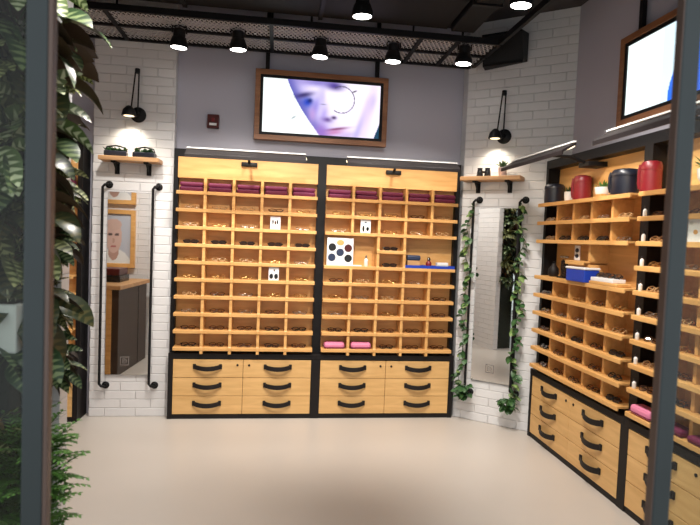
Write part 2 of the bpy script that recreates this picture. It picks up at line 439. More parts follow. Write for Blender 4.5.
PROT = {
 'gold': (glasses_proto('eyeglasses', 'gold', 'lens', .0016, 1, True), 'gold wire-rimmed eyeglasses'),
 'silver': (glasses_proto('eyeglasses', 'silver', 'lens', .0016, 1, False), 'silver wire-rimmed eyeglasses'),
 'tort': (glasses_proto('eyeglasses', 'tort', 'lens', .0028, 1, False), 'brown tortoise-framed eyeglasses'),
 'blk': (glasses_proto('eyeglasses', 'blk', 'lens', .0030, 1, False), 'black-framed eyeglasses'),
 'blush': (glasses_proto('eyeglasses', 'blush', 'lens', .0028, 1.02, True), 'pale blush-framed eyeglasses'),
 'sun': (glasses_proto('sunglasses', 'blk', 'shadelens', .0032, 1.06, False, 'sunglasses'), 'dark sunglasses'),
}
used = set(); TILT = -.80
ROW = ['bottom shelf', 'second shelf up', 'third shelf up', 'fourth shelf up', 'fifth shelf up', 'sixth shelf up', 'seventh shelf up', 'eighth shelf up', 'ninth shelf up', 'top shelf']
CLN = ['leftmost column', 'second column', 'middle column', 'fourth column', 'rightmost column']
def put_glasses(cab, cname, c, i, st, dx=0):
    proto, lab = PROT[st]
    loc = cell(cab, c, i, dx, .004+rnd.uniform(-.006, .008)); rz = cab.rotation_euler[2]+rnd.uniform(-.12, .12)
    label = '%s, %s, %s, %s' % (lab, ROW[i], CLN[c], cname); grp = 'eyewear on the %s' % cname
    if st not in used:
        used.add(st); proto.location = loc; proto.rotation_euler = (TILT, 0, rz); proto['label'] = label; proto['group'] = grp; return proto
    return dup(proto, loc, rz, label, grp, (TILT, 0, rz))
nmA, nmB, nmC, nmD, nmE = 'left back cabinet', 'right back cabinet', 'side cabinet beside ivy mirror', 'nearest side cabinet', 'cabinet behind plants'
def style(i, k):
    if i in (0, 1): return rnd.choice(['tort', 'blk', 'blk', 'tort'])
    if i in (2, 3): return rnd.choice(['tort', 'gold', 'silver', 'tort', 'blush'])
    return rnd.choice(['gold', 'silver', 'blush', 'blush', 'gold', 'tort'])
for i in range(9):
    for c in range(5):
        if (c, i) not in ((3, 7), (3, 4)):
            put_glasses(cabA, nmA, c, i, 'sun' if i == 6 else style(i, c))
        big = i in (5, 6) and c != 2
        if not big and (c, i) not in ((0, 0), (1, 0), (1, 7)):
            put_glasses(cabB, nmB, c, i, 'sun' if (c == 2 and i in (5, 6)) else style(i, c))
        if not (i in (5, 6)):
            st = style(i, c)
            if i in (0, 1, 2): st = rnd.choice(['tort', 'blk', 'sun', 'tort'])
            if i == 7 and c in (1, 2, 3): st = 'sun'
            put_glasses(cabC, nmC, c, i, st)
        if c < 3 and (c, i) not in ((0, 0), (1, 0), (2, 0), (1, 7)): put_glasses(cabD, nmD, c, i, style(i, c))
        if c >= 3: put_glasses(cabE, nmE, c, i, style(i, c))


# ------------------------------------------------------------------ cases, cards and bits on the shelves
def case_proto(name, label, mat, w, d, h):
    o = MB().box(-w/2, w/2, -d/2, d/2, 0, h, h*.35).build(name, mat); return tag(o, label, 'case')
mag = case_proto('glasses_case', 'x', 'magenta', .188, .10, .036); first = True
seam = MB().box(-.0945, .0945, -.0512, .0512, .0165, .0185).build('seam', 'red', mag)
for cab, nm in ((cabA, nmA), (cabB, nmB), (cabE, nmE)):
    for c in range(5):
        if cab is cabE and c < 3: continue
        for lv, ln in ((0, 'lower'), (1, 'upper')):
            loc = cell(cab, c, 9, rnd.uniform(-.004, .004), .035+rnd.uniform(-.006, .006), lv*.0366)
            lab = 'magenta glasses case, %s of two, %s, top shelf of %s' % (ln, CLN[c], nm)
            if first: mag.location = loc; mag['label'] = lab; mag['group'] = 'magenta cases on the top shelves'; first = False
            else: dup(mag, loc, rnd.uniform(-.015, .015), lab, 'magenta cases on the top shelves')
pk = case_proto('glasses_case', 'flat pink glasses case, bottom shelf, leftmost column, right back cabinet', 'pink', .175, .09, .055)
MB().box(-.088, .088, -.0462, .0462, .012, .016).build('seam', 'magenta', pk)
pk.location = cell(cabB, 0, 0, 0, .02); pk['group'] = 'pink cases'
dup(pk, cell(cabB, 1, 0, 0, .02), 0, 'flat pink glasses case, bottom shelf, second column, right back cabinet', 'pink cases')
dup(pk, cell(cabD, 0, 0, 0, .02), -PI/2, 'flat pink glasses case by the steel post, nearest side cabinet bottom shelf', 'pink cases')
for c, w_ in ((1, 'just right of the steel post'), (2, 'at the photo edge')):
    dup(mag, cell(cabD, c, 0, 0, .02), -PI/2, 'magenta case on bottom shelf of nearest side cabinet, '+w_, 'magenta cases on the side cabinet')
    

def small_card(name, label, w, h, loc, rz, marks, cat='card'):
    t = thing(name, label, cat, loc, rz)
    MB().box(-w/2, w/2, -.003, .003, 0, h, .001).build('card', 'paper', t)
    for (u, v, ru, rv, mt) in marks:
        n = 16; m = MB(); R = Matrix.Rotation(PI/2, 4, 'X')
        m.lathe([(1, 0), (1, .0016)], (0, 0, 0), n, None); m.v = [(p[0]*ru+u, -.003-p[2], p[1]*rv+v) for p in m.v]
        m.build('printed_shape', mt, t)
    t.rotation_euler[0] = 0
    return t
small_card('display_card', 'white display card with dark figures, upper card in left back cabinet', .085, .105, cell(cabA, 3, 7, 0, -.01), 0,
           [(-.02, .06, .006, .018, 'blk'), (0, .055, .007, .016, 'tort'), (.018, .06, .006, .018, 'blk')])
small_card('display_card', 'white card with dark glasses shapes, lower card in left back cabinet', .085, .11, cell(cabA, 3, 4, 0, -.01), 0,
           [(-.02, .035, .016, .022, 'blk'), (.02, .035, .016, .022, 'blk'), (.004, .085, .006, .010, 'tort')])
small_card('display_card', 'white display card with small black figures in the right back cabinet', .088, .115, cell(cabB, 1, 7, 0, -.01), 0,
           [(-.018, .035, .009, .026, 'blk'), (.018, .035, .012, .018, 'blk'), (.0, .09, .009, .006, 'navydk')])
t = small_card('lens_sample_card', 'large white board with six round tinted lenses', .225, .235, cell(cabB, 0, 5, .02, -.006), 0,
           [(0, .195, .031, .024, 'ply'), (-.068, .155, .033, .033, 'blk'), (.068, .150, .033, .033, 'darkred'), (0, .112, .033, .033, 'navydk'), (-.070, .068, .033, .033, 'navydk'), (.070, .064, .033, .033, 'blk')] if False else
           [(0, .195, .031, .024, 'ply'), (-.068, .155, .033, .033, 'blk'), (.068, .150, .033, .033, 'alarm'), (0, .112, .033, .033, 'navydk'), (-.070, .068, .033, .033, 'navydk'), (.070, .064, .033, .033, 'blk')], 'sample board')

def bottle(name, label, loc, body, cap, s=1, cat='bottle', group=None):
    t = thing(name, label, cat, loc, 0, group)
    MB().lathe([(.016*s, 0), (.018*s, .004*s), (.018*s, .055*s), (.008*s, .066*s), (.008*s, .07*s)], (0,0,0), 16).build('body', body, t)
    MB().lathe([(.009*s, .070*s), (.009*s, .09*s), (.006*s, .093*s)], (0,0,0), 12).build('cap', cap, t)
    return t
bottle('spray_bottle', 'small white spray bottle beside the round lens board', cell(cabB, 1, 5, .02, .01), 'white', 'silver', 1.0)
dsh = tag(MB().box(-.055, .055, -.03, .03, 0, .008, .003).build('display_dish', 'paper'), 'small white tray in front of spray bottle', 'tray'); dsh.location = cell(cabB, 1, 5, -.02, -.0)
dsh.location.y += 0.0
dsh.location.x -= .055
# blue tray with its bits
tr = thing('shallow_tray', 'long flat blue tray in the right back cabinet', 'tray', cell(cabB, 3, 5, .115, .012))
MB().box(-.222, .222, -.045, .05, 0, .004).build('tray_base', 'blue', tr)
m = MB(); m.box(-.222, .222, -.045, -.041, .004, .024); m.box(-.222, .222, .046, .05, .004, .024); m.box(-.222, -.218, -.041, .046, .004, .024); m.box(.218, .222, -.041, .046, .004, .024)
m.build('tray_rim', 'blue', tr)
def rel(o, dx, dy, dz): return (o.location.x+dx, o.location.y+dy, o.location.z+dz)
bx = thing('product_box', 'small wooden box with a dark lid on the blue tray', 'box', rel(tr, -.14, 0, .0046))
MB().box(-.055, .055, -.03, .03, 0, .06, .003).build('box_body', 'plank', bx); MB().box(-.06, .06, -.034, .034, .06, .105, .012).build('lid', 'navydk', bx)
rb = thing('perfume_bottle', 'small red bottle with dark stopper on the blue tray', 'bottle', rel(tr, 0, 0, .0046))
MB().lathe([(.02, 0), (.026, .01), (.024, .045), (.010, .062)], (0,0,0), 16).build('body', 'red', rb); MB().lathe([(.012, .062), (.016, .075), (.008, .092)], (0,0,0), 12).build('stopper', 'blk', rb)
wb = thing('product_box', 'white box at the right end of the blue tray', 'box', rel(tr, .12, 0, .0046))
MB().box(-.05, .05, -.025, .025, 0, .048, .003).build('box_body', 'paper', wb); MB().box(-.05, .05, -.0262, -.0252, .018, .030).build('label_band', 'greybox', wb)

# middle bay of the side cabinet
def C(x, y, i, up=0):
    v = Matrix.Rotation(-PI/2, 3, 'Z') @ Vector((x, y, 0)); return (2.082+v.x, 4.156+v.y, RZ[i]+ST+up+.0006)
hb = thing('hand_bag', 'small black pouch at far end of side cabinet middle bay', 'pouch', C(.17, .06, 5), -PI/2)
MB().lathe([(.03, 0), (.042, .02), (.038, .06), (.02, .085), (.012, .10)], (0,0,0), 16).build('body', 'leather', hb)
MB().tube([(-.02, 0, .085), (-.015, 0, .115), (.015, 0, .115), (.02, 0, .085)], .003, 6).build('loop_handle', 'leather', hb)
st = thing('eyewear_stand', 'black comb rack stand in side cabinet middle bay', 'stand', C(.34, .05, 5), -PI/2)
MB().box(-.05, .05, -.03, .03, 0, .012, .003).build('base', 'blk', st)
for k in range(5): MB().box(-.042+k*.02, -.034+k*.02, -.004, .004, .012, .13+.01*(k % 2), .002).build('bar', 'blk', st)
MB().box(-.055, .055, -.006, .006, .15, .165, .003).build('top_bar', 'silver', st)
small_card('display_card', 'white card with dark blue emblem, upper ledge of side cabinet', .065, .105, C(.53, .04, 6, .0), -PI/2, [(0, .07, .022, .016, 'navydk'), (0, .03, .022, .014, 'navydk'), (0, .05, .008, .03, 'paper')])
bb = thing('storage_box', 'bright blue plastic box on side cabinet middle shelf', 'box', C(.665, .005, 5), -PI/2)
MB().box(-.115, .115, -.055, .055, 0, .085, .005).build('box_body', 'blue', bb); MB().box(-.12, .12, -.06, .06, .085, .10, .005).build('lid', 'paper', bb)
fr = thing('frame_tray', 'white tray of loose spectacles beside the blue box', 'tray', C(.955, .02, 5), -PI/2)
MB().box(-.15, .15, -.05, .05, 0, .02, .004).build('riser', 'ply', fr); MB().box(-.14, .10, -.045, .045, .02, .045, .004).build('white_tray', 'paper', fr)
for k, (dx, st_) in enumerate(((-.06, 'sun'), (.06, 'blk'))):
    p = PROT[st_][0]; v = Matrix.Rotation(-PI/2, 3, 'Z') @ Vector((dx-.02, -.01, 0))
    dup(p, (fr.location.x+v.x, fr.location.y+v.y, fr.location.z+.0455), -PI/2+.1, ['dark sunglasses on the left of the white tray', 'black-framed eyeglasses on the right of the white tray'][k], 'eyewear on white tray', (TILT, 0, -PI/2+.1))
d2 = small_card('display_card', 'white card with gold spot, nearest side cabinet right of post', .11, .115, cell(cabD, 1, 7, .09, -.012), -PI/2, [(0, .05, .014, .012, 'ply'), (-.03, .095, .012, .008, 'greybox')])
for i in range(1, 9):
    v = cell(cabD, 0, i, -.085, -.004)
    bottle('spray_bottle', 'small white bottle, %s, left end of nearest side cabinet' % ROW[i], v, 'white', 'blk', .62, 'bottle', 'white bottles at the cabinet joint')

# round leather cases and pots on the side cabinet
def round_case(label, x, r, h, mat, strap=True):
    t = thing('round_case', label, 'case', C(x, .065, 9), -PI/2)
    MB().lathe([(r*.86, 0), (r*.97, .006), (r, .03), (r*.98, h*.70)], (0,0,0), 28).build('body', mat, t)
    MB().lathe([(r*1.01, h*.70), (r*1.02, h*.74), (r*1.0, h*.86), (r*.86, h*.96), (r*.5, h), (.0001, h)], (0,0,0), 28).build('lid', mat, t)
    if strap: MB().tube([(-r*.60, -r*.76, h*.12), (-r*.66, -r*.84, h*.30), (-r*.66, -r*.84, h*.70), (-r*.60, -r*.78, h*.88)], .010, 8).build('strap', mat, t)
    return t
round_case('round black leather case at the far end, topmost of side cabinet', .105, .075, .155, 'navy', False)
round_case('round red leather case between two white plant pots', .50, .062, .18, 'red')
round_case('large black lidded case on top of the side cabinet', 1.00, .090, .165, 'navy')
round_case('red leather case nearest the right steel post', 1.225, .058, .185, 'red')

def succulent(label, loc, pr, ph, potmat, leafmat='grass', nl=16, ll=.05, bowl=False, group=None):
    t = thing('potted_plant', label, 'plant', loc, 0, group)
    prof = [(pr*.72, 0), (pr*.85, .006), (pr, ph), (pr*.88, ph), (pr*.84, ph-.008)] if not bowl else [(pr*.4, 0), (pr*.62, .006), (pr*.9, ph*.45), (pr, ph), (pr*.9, ph), (pr*.86, ph-.008)]
    MB().lathe(prof, (0,0,0), 24).build('pot', potmat, t)
    m = MB()
    for k in range(nl):
        a = k*2.4; tilt = .25+1.0*(k/nl); add_leaf(m, Vector((math.cos(a)*pr*.2, math.sin(a)*pr*.2, ph-.006)), Vector((math.cos(a)*math.sin(tilt), math.sin(a)*math.sin(tilt), math.cos(tilt))), ll*rnd.uniform(.8, 1.15), ll*.28, .15)
    m.build('foliage', leafmat, t, recalc=False)
    return t
def add_leaf(m, base, d, L, Wd, droop=.5, nseg=6, roll=0, fold=.25, tip=1.0):
    """leaf blade from base along d, drooping; UV u across v along"""
    d = d.normalized(); side = d.cross(Vector((0,0,1)))
    if side.length < .05: side = Vector((1,0,0))
    side.normalize(); side = Matrix.Rotation(roll, 3, d) @ side
    p = Vector(base); vs = []; uv = []
    for i in range(nseg+1):
        t = i/nseg; w = Wd*math.sin(PI*min(1, t**.75*.97+.03))**.8*.5
        if i == nseg: w = Wd*.01
        nrm = side.cross(d).normalized()
        vs += [p-side*w+nrm*w*fold, p, p+side*w+nrm*w*fold]; uv += [(.5-w/Wd, t), (.5, t), (.5+w/Wd, t)]
        p = p+d*(L/nseg); d = (d+Vector((0,0,-1))*droop/nseg).normalized()
        s2 = side-d*side.dot(d)
        if s2.length > .05: side = s2.normalized()
    fs = []
    for i in range(nseg):
        a = i*3; fs += [(a, a+1, a+4, a+3), (a+1, a+2, a+5, a+4)]
    m.add(vs, fs, True, uv)
succulent('small white square-sided pot plant between black and red cases', C(.335, .06, 9), .036, .075, 'white', 'ivy')
succulent('white bowl pot with low green plant, beside red case', C(.765, .06, 9), .055, .07, 'white', 'grass', 18, .06, True)
v = cell(cabD, 1, 9, .10, .03)
succulent('white pot plant atop nearest side cabinet, right of the post', v, .055, .08, 'white', 'grass', 22, .09, True)
g = thing('plywood_block', 'low plywood riser left of the large black case', 'block', C(.84, .0, 9), -PI/2); MB().box(-.03, .03, -.02, .02, 0, .018, .003).build('block', 'ply', g)

# ------------------------------------------------------------------ televisions
def paint_face(u, v):
    """portrait close-up on white, u right, v down, 0..1"""
    def G(cx, cy, sx, sy, a=0):
        dx, dy = u-cx, (v-cy)*.45; c, s_ = math.cos(a), math.sin(a); x = dx*c+dy*s_; y = -dx*s_+dy*c
        return math.exp(-(x*x/(sx*sx)+y*y/(sy*sy)))
    def mixc(c, d, k): k = max(0, min(1, k)); return tuple(c[i]*(1-k)+d[i]*k for i in range(3))
    col = (.92, .96, .96)
    edge = .20+.17*v+.12*v*v                      # left contour of the face
    e = u-edge
    if e > 0:
        col = (.80, .74, .93)
        k = math.exp(-(e/.085)**2); col = mixc(col, (.24, .24, .58), k*.9)
        col = mixc(col, (.97, .93, 1.0), .95*(1-math.exp(-(max(0, e-.12)/.12)**2))*(1-.35*v))
    if e > -.01:
        ks = [((.375, .40, .050, .045, .2), (.05, .15, .62), .95), ((.345, .27, .085, .022, -.25), (.09, .07, .26), .9), ((.395, .37, .020, .018, 0), (.02, .05, .25), .9),
              ((.60, .06, .075, .038, .1), (.12, .07, .32), .95), ((.46, .02, .18, .04, 0), (.33, .28, .62), .85), ((.44, .50, .035, .11, .3), (.40, .36, .74), .75), ((.50, .30, .03, .10, 0), (.62, .56, .84), .6),
              ((.545, .70, .045, .022, .1), (.24, .15, .38), .9), ((.605, .655, .022, .014, 0), (.14, .07, .22), .95), ((.52, .60, .03, .07, .2), (.50, .42, .78), .6),
              ((.63, .865, .095, .011, -.18), (.30, .08, .22), .95), ((.61, .93, .09, .024, -.18), (.66, .32, .54), .8), ((.50, .93, .06, .07, .0), (.46, .28, .66), .8), ((.72, .97, .10, .03, -.2), (.62, .50, .76), .6),
              ((.83, .80, .028, .20, .35), (.52, .48, .76), .7), ((.93, .28, .035, .09, .2), (.52, .48, .62), .8), ((.90, .45, .05, .30, .2), (.80, .70, .90), .8), ((.42, .62, .03, .06, 0), (.80, .55, .75), .45)]
        for a_, c_, k_ in ks: col = mixc(col, c_, G(*a_)*k_)
        r = math.hypot(u-.665, (v-.31)*.45)
        if abs(r-.112) < .0045 and u > .60: col = mixc(col, (.22, .20, .28), .8)
        col = mixc(col, (.03, .02, .05), G(.775, .14, .020, .006, -.4))
        col = mixc(col, (.30, .30, .36), G(.51, .42, .024, .005)*.7)
    col = mixc(col, (.30, .36, .40), G(.26, .70, .024, .007, -.6)*.9)
    if u-.955 > (1-v)*.16: col = (.04, .17, .26)
    return col
def paint_right(u, v):
    if u < .33: return (.90, .98, .97)
    k = (u-.42)/.58; c = .43+.04*math.sin(v*5)
    if u > c:
        if v > .25+.1*math.sin(u*9) and .44 < u < .56: return (.84, .84, .98)
        return (.10+.2*k*v, .32, .82)
    return (.78, .90, .95)
def paint_poster(u, v):
    def E(cx, cy, rx, ry): return ((u-cx)/rx)**2+((v-cy)/ry)**2 < 1
    c = (.50, .53, .60)
    if E(.42, 1.12, .46, .42): c = (.80, .82, .82)
    if E(.42, .74, .13, .2): c = (.50, .32, .27)
    if E(.42, .46, .20, .33): c = (.66, .46, .40)
    if E(.42, .22, .19, .12): c = (.62, .44, .38)
    for ex in (.34, .50):
        if E(ex, .42, .055, .03): c = (.13, .09, .09)
    if E(.42, .54, .03, .05): c = (.52, .33, .28)
    if E(.42, .66, .075, .018): c = (.45, .14, .14)
    return c
def picture(name, w, h, fn, mat, parent, nu, nv, y):
    vs = []; cols = []
    for j in range(nv+1):
        for i in range(nu+1):
            u, v = i/nu, j/nv; vs.append((-w/2+u*w, y, h/2-v*h)); cols.append(fn(u, v))
    fs = [(j*(nu+1)+i, (j+1)*(nu+1)+i, (j+1)*(nu+1)+i+1, j*(nu+1)+i+1) for j in range(nv) for i in range(nu)]
    m = MB(); m.add(vs, fs); o = m.build(name, mat, parent, recalc=False)
    a = o.data.color_attributes.new('picture', 'FLOAT_COLOR', 'POINT')
    flat = []
    g_ = 1.0 if mat is M['print'] else 1.75
    for c in cols: flat += [c[0]**g_, c[1]**g_, c[2]**g_, 1]
    a.data.foreach_set('color', flat)
    return o
M['tvA'] = screen_mat('tv_picture', .95); M['tvB'] = screen_mat('tv_picture_side', 1.05); M['print'] = print_mat('poster_print')
def tv(label, loc, rz, w, h, fn, mat, arms, ztop):
    t = thing('television', label, 'television', loc, rz)
    fw = .042; m = MB()
    for a, b, c, d in ((-w/2, w/2, h/2-fw, h/2), (-w/2, w/2, -h/2, -h/2+fw), (-w/2, -w/2+fw, -h/2+fw, h/2-fw), (w/2-fw, w/2, -h/2+fw, h/2-fw)):
        m.box(a, b, -.02, .045, c, d, .002)
    m.build('wooden_frame', 'oak', t)
    m = MB(); bw = fw+.024
    m.box(-w/2+fw, w/2-fw, .0, .04, -h/2+fw, h/2-fw)
    for a, b, c, d in ((-w/2+fw, w/2-fw, h/2-bw, h/2-fw), (-w/2+fw, w/2-fw, -h/2+fw, -h/2+bw), (-w/2+fw, -w/2+bw, -h/2+bw, h/2-bw), (w/2-bw, w/2-fw, -h/2+bw, h/2-bw)):
        m.box(a, b, -.012, .0, c, d)
    m.build('bezel', 'black', t)
    picture('screen', w-2*bw, h-2*bw, fn, mat, t, 180, 84, -.003)
    for x in arms: MB().box(x-.017, x+.017, .01, .04, h/2, ztop-loc[2], .002).build('hanging_bracket', 'black', t)
    return t
tv('wall television in a wooden frame showing a close-up face', (.335, 4.685, 2.652), 0, 1.132, .585, paint_face, M['tvA'], (-.47, .47), ZC)
tv('side wall television in wooden frame with white and blue picture', (2.245, 2.855, 2.66), -PI/2, 1.14, .585, paint_right, M['tvB'], (-.42, .30), ZC)

# ------------------------------------------------------------------ fire call point
t = thing('fire_alarm', 'small dark red alarm box on the grey back wall', 'alarm', (-.574, YB-.0005, 2.435))
MB().box(-.048, .048, -.035, 0, 0, .115, .006).build('housing', 'alarm', t); MB().box(-.03, .03, -.0375, -.035, .022, .042).build('label_strip', 'paper', t)
MB().box(-.012, .012, -.038, -.035, .055, .085, .001).build('lever', 'red', t)

# ------------------------------------------------------------------ mirrors with pipe rails
def wall_frame(P0, D_):
    ang = math.atan2(D_[1], D_[0]); return lambda s_, z, off=0: (P0[0]+D_[0]*s_+D_[1]*off, P0[1]+D_[1]*s_-D_[0]*off, z), ang
fL, aL = wall_frame((CX0, CY), (1, 0)); fR, aR = wall_frame((DA.x, DA.y), (DD.x, DD.y))
def tall_mirror(label, f, ang, s0, s1, z0, z1):
    w_ = s1-s0; p = f((s0+s1)/2, z0, .0005); t = thing('wall_mirror', label, 'mirror', p, ang, 'tall wall mirrors')
    MB().box(-w_/2, w_/2, -.014, 0, 0, z1-z0).build('backing', 'black', t)
    MB().box(-w_/2+.001, w_/2-.001, -.0165, -.0145, .001, z1-z0-.001).build('mirror_glass', 'mirror', t)
    # etched square emblem
    m = MB(); cx, cz, q = -.02, .115, .036; y0, y1 = -.0172, -.0166
    for a, b, c, d in ((-q, q, q-.006, q), (-q, q, -q, -q+.006), (-q, -q+.006, -q+.006, q-.006), (q-.006, q, -q+.006, q-.006), (-.019, -.014, -.02, .02), (-.019, .004, .015, .02), (-.019, .004, -.02, -.015), (-.008, -.004, -.01, .01)):
        m.box(cx+a, cx+b, y0, y1, cz+c, cz+d)
    m.tube([(cx+.004, -.0169, cz+.0175), (cx+.014, -.0169, cz+.012), (cx+.019, -.0169, cz), (cx+.014, -.0169, cz-.012), (cx+.004, -.0169, cz-.0175)], .0022, 5)
    m.tube([(cx-.006, -.0169, cz+.009), (cx+.004, -.0169, cz+.007), (cx+.008, -.0169, cz), (cx+.004, -.0169, cz-.007), (cx-.006, -.0169, cz-.009)], .0018, 5)
    m.build('etched_emblem', 'etch', t)
    return t
def rail(label, f, ang, s_, z0, z1, inward):
    t = thing('pipe_rail', label, 'rail', f(s_, z0, 0), ang, 'black pipe rails beside the mirrors')
    h = z1-z0; o = -.055
    MB().tube([(inward*.035, -.004, 0), (inward*.035, -.03, 0), (inward*.030, o+.006, .0), (inward*.016, o, .004), (.0, o, .022), (0, o, h-.022), (inward*.016, o, h-.004), (inward*.030, o+.006, h), (inward*.035, -.03, h), (inward*.035, -.004, h)], .011, 10).build('pipe', 'black', t)
    R = Matrix.Rotation(PI/2, 4, 'X')
    for z in (0, h): MB().lathe([(.030, 0.0005), (.030, .006), (.026, .010), (.018, .012), (.018, .03)], (inward*.035, 0, z), 20, R).build('flange', 'black', t)
    return t
tall_mirror('tall mirror on the left brick pillar reflecting a poster', fL, 0, .125, .475, .355, 1.86)
rail('left rail of the left mirror', fL, 0, .095, .265, 1.915, 1)
rail('right rail of the left mirror', fL, 0, .485, .265, 1.915, 1)
tall_mirror('tall mirror on the right brick wall between ivy rails', fR, aR, .155, .520, .365, 1.86)
rail('ivy-hung rail left of the right mirror', fR, aR, .118, .25, 1.93, 1)
rail('ivy-hung rail right of the right mirror', fR, aR, .508, .30, 1.93, 1)

# ------------------------------------------------------------------ plank shelves on brackets, sconces
def plank_shelf(label, f, ang, s0, s1, z, dep=.16):
    p = f((s0+s1)/2, z, .0005); w_ = s1-s0; t = thing('wall_shelf', label, 'shelf', p, ang, 'wooden plank shelves above the mirrors')
    MB().box(-w_/2, w_/2, -dep, 0, 0, .034, .005).build('plank', 'plank', t)
    for sx in (-1, 1):
        x = sx*w_*.27
        m = MB(); m.box(x-.018, x+.018, -.012, 0, -.095, -.002, .001); m.box(x-.018, x+.018, -dep*.8, 0, -.014, -.0005, .001)
        m.prism([(-.012, -.09), (-.012, -.013), (-dep*.7, -.013)], x-.004, x+.004, 'yzx')
        m.build('bracket', 'black', t)
    return t
sl = plank_shelf('left plank shelf on black brackets above the left mirror', fL, 0, .085, .545, 2.098)
sr = plank_shelf('right plank shelf on black brackets above the right mirror', fR, aR, .02, .525, 2.085)
def onshelf(f, s_, z, off): return f(s_, z+.0346, off)
def low_planter(label, loc, ang):
    t = thing('planter', label, 'planter', loc, ang, 'dark planters on the left plank shelf')
    MB().box(-.085, .085, -.045, .045, 0, .045, .01).build('trough', 'navy', t)
    MB().tube([(-.08, 0, .04), (-.07, 0, .075), (0, 0, .088), (.07, 0, .075), (.08, 0, .04)], .006, 8).build('hoop_handle', 'blk', t)
    m = MB(); r2 = random.Random(int(loc[0]*1000))
    for k in range(34):
        a = r2.uniform(0, 6.28); x = r2.uniform(-.075, .075); add_leaf(m, Vector((x, r2.uniform(-.03, .03), .042)), Vector((math.cos(a)*.6, math.sin(a)*.5, r2.uniform(.3, 1))), r2.uniform(.03, .05), .022, .6, 4)
    m.build('foliage', 'ivy', t, recalc=False)
low_planter('left dark trough planter with small green leaves on the left plank shelf', onshelf(fL, .20, 2.098, .085), .1)
low_planter('right dark trough planter with small green leaves on the left plank shelf', onshelf(fL, .42, 2.098, .085), -.08)
bn = thing('binoculars', 'small black twin-barrelled binoculars on the right plank shelf', 'binoculars', onshelf(fR, .20, 2.085, .08), aR)
for sx in (-1, 1): MB().lathe([(.026, 0), (.028, .01), (.024, .045), (.020, .062), (.022, .075)], (sx*.033, 0, 0), 16).build('barrel', 'blk', bn)
MB().box(-.02, .02, -.01, .01, .03, .05, .003).build('hinge', 'blk', bn)
succulent('small green succulent in a blush pot on the right plank shelf', onshelf(fR, .36, 2.085, .08), .038, .075, 'terracotta', 'ivy', 22, .075)

def sconce(label, f, ang, s_, z0, z1, lamp_side=-1):
    t = thing('wall_lamp', label, 'lamp', f(s_, z0, 0), ang, 'black swing-arm wall lamps'); h = z1-z0
    R = Matrix.Rotation(PI/2, 4, 'X')
    MB().lathe([(.062, .0005), (.062, .012), (.054, .02), (.02, .026), (.014, .05)], (0,0,0), 24, R).build('wall_plate', 'black', t)
    MB().tube([(.006, -.05, 0), (.010, -.05, h)], .006, 8).build('lower_arm', 'black', t)
    MB().tube([(-.012, -.07, h), (-.035, -.09, .035)], .006, 8).build('upper_arm', 'black', t)
    MB().lathe([(.018, -.012), (.020, -.008), (.020, .022), (.016, .026)], (0, -.06, h), 14).build('joint', 'black', t)
    sh = MB().lathe([(.055, -.035), (.057, -.033), (.046, .012), (.022, .040), (.012, .045)], (lamp_side*.048, -.10, .005), 24).build('shade', 'black', t)
    MB().lathe([(.040, -.0365), (.040, -.0352)], (lamp_side*.048, -.10, .005), 20).build('bulb_face', 'ledface', t)
    return f(s_+lamp_side*.055, z0-.02, .105)
p1 = sconce('left black swing-arm lamp on the brick pillar', fL, 0, .345, 2.49, 2.82)
p2 = sconce('right black swing-arm lamp on the diagonal brick wall', fR, aR, .335, 2.465, 2.81)

# speaker
t = thing('wall_speaker', 'black loudspeaker high on the diagonal brick wall', 'speaker', fR(.335, 3.02, .06), aR)
m = MB(); m.add([(-.165,-.10,.0),(.165,-.10,0.02),(.175,.0,.03),(-.175,.0,0.0),(-.16,-.17,.215),(.16,-.17,.235),(.18,-.02,.25),(-.18,-.02,.24)], [(0,3,2,1),(4,5,6,7),(0,1,5,4),(1,2,6,5),(2,3,7,6),(3,0,4,7)])
m.build('cabinet', 'black', t)
for (x0, x1, z0, z1, ya, yb) in ((-.16, .16, .215, .235, -.178, -.165), (-.16, .16, .0, .02, -.108, -.095)):
    MB().box(x0, x1, ya, yb, z0, z1, .003).build('grille_trim', 'duct', t)
MB().box(-.03, .03, -.005, .0595, .10, .16, .003).build('mounting_arm', 'black', t)

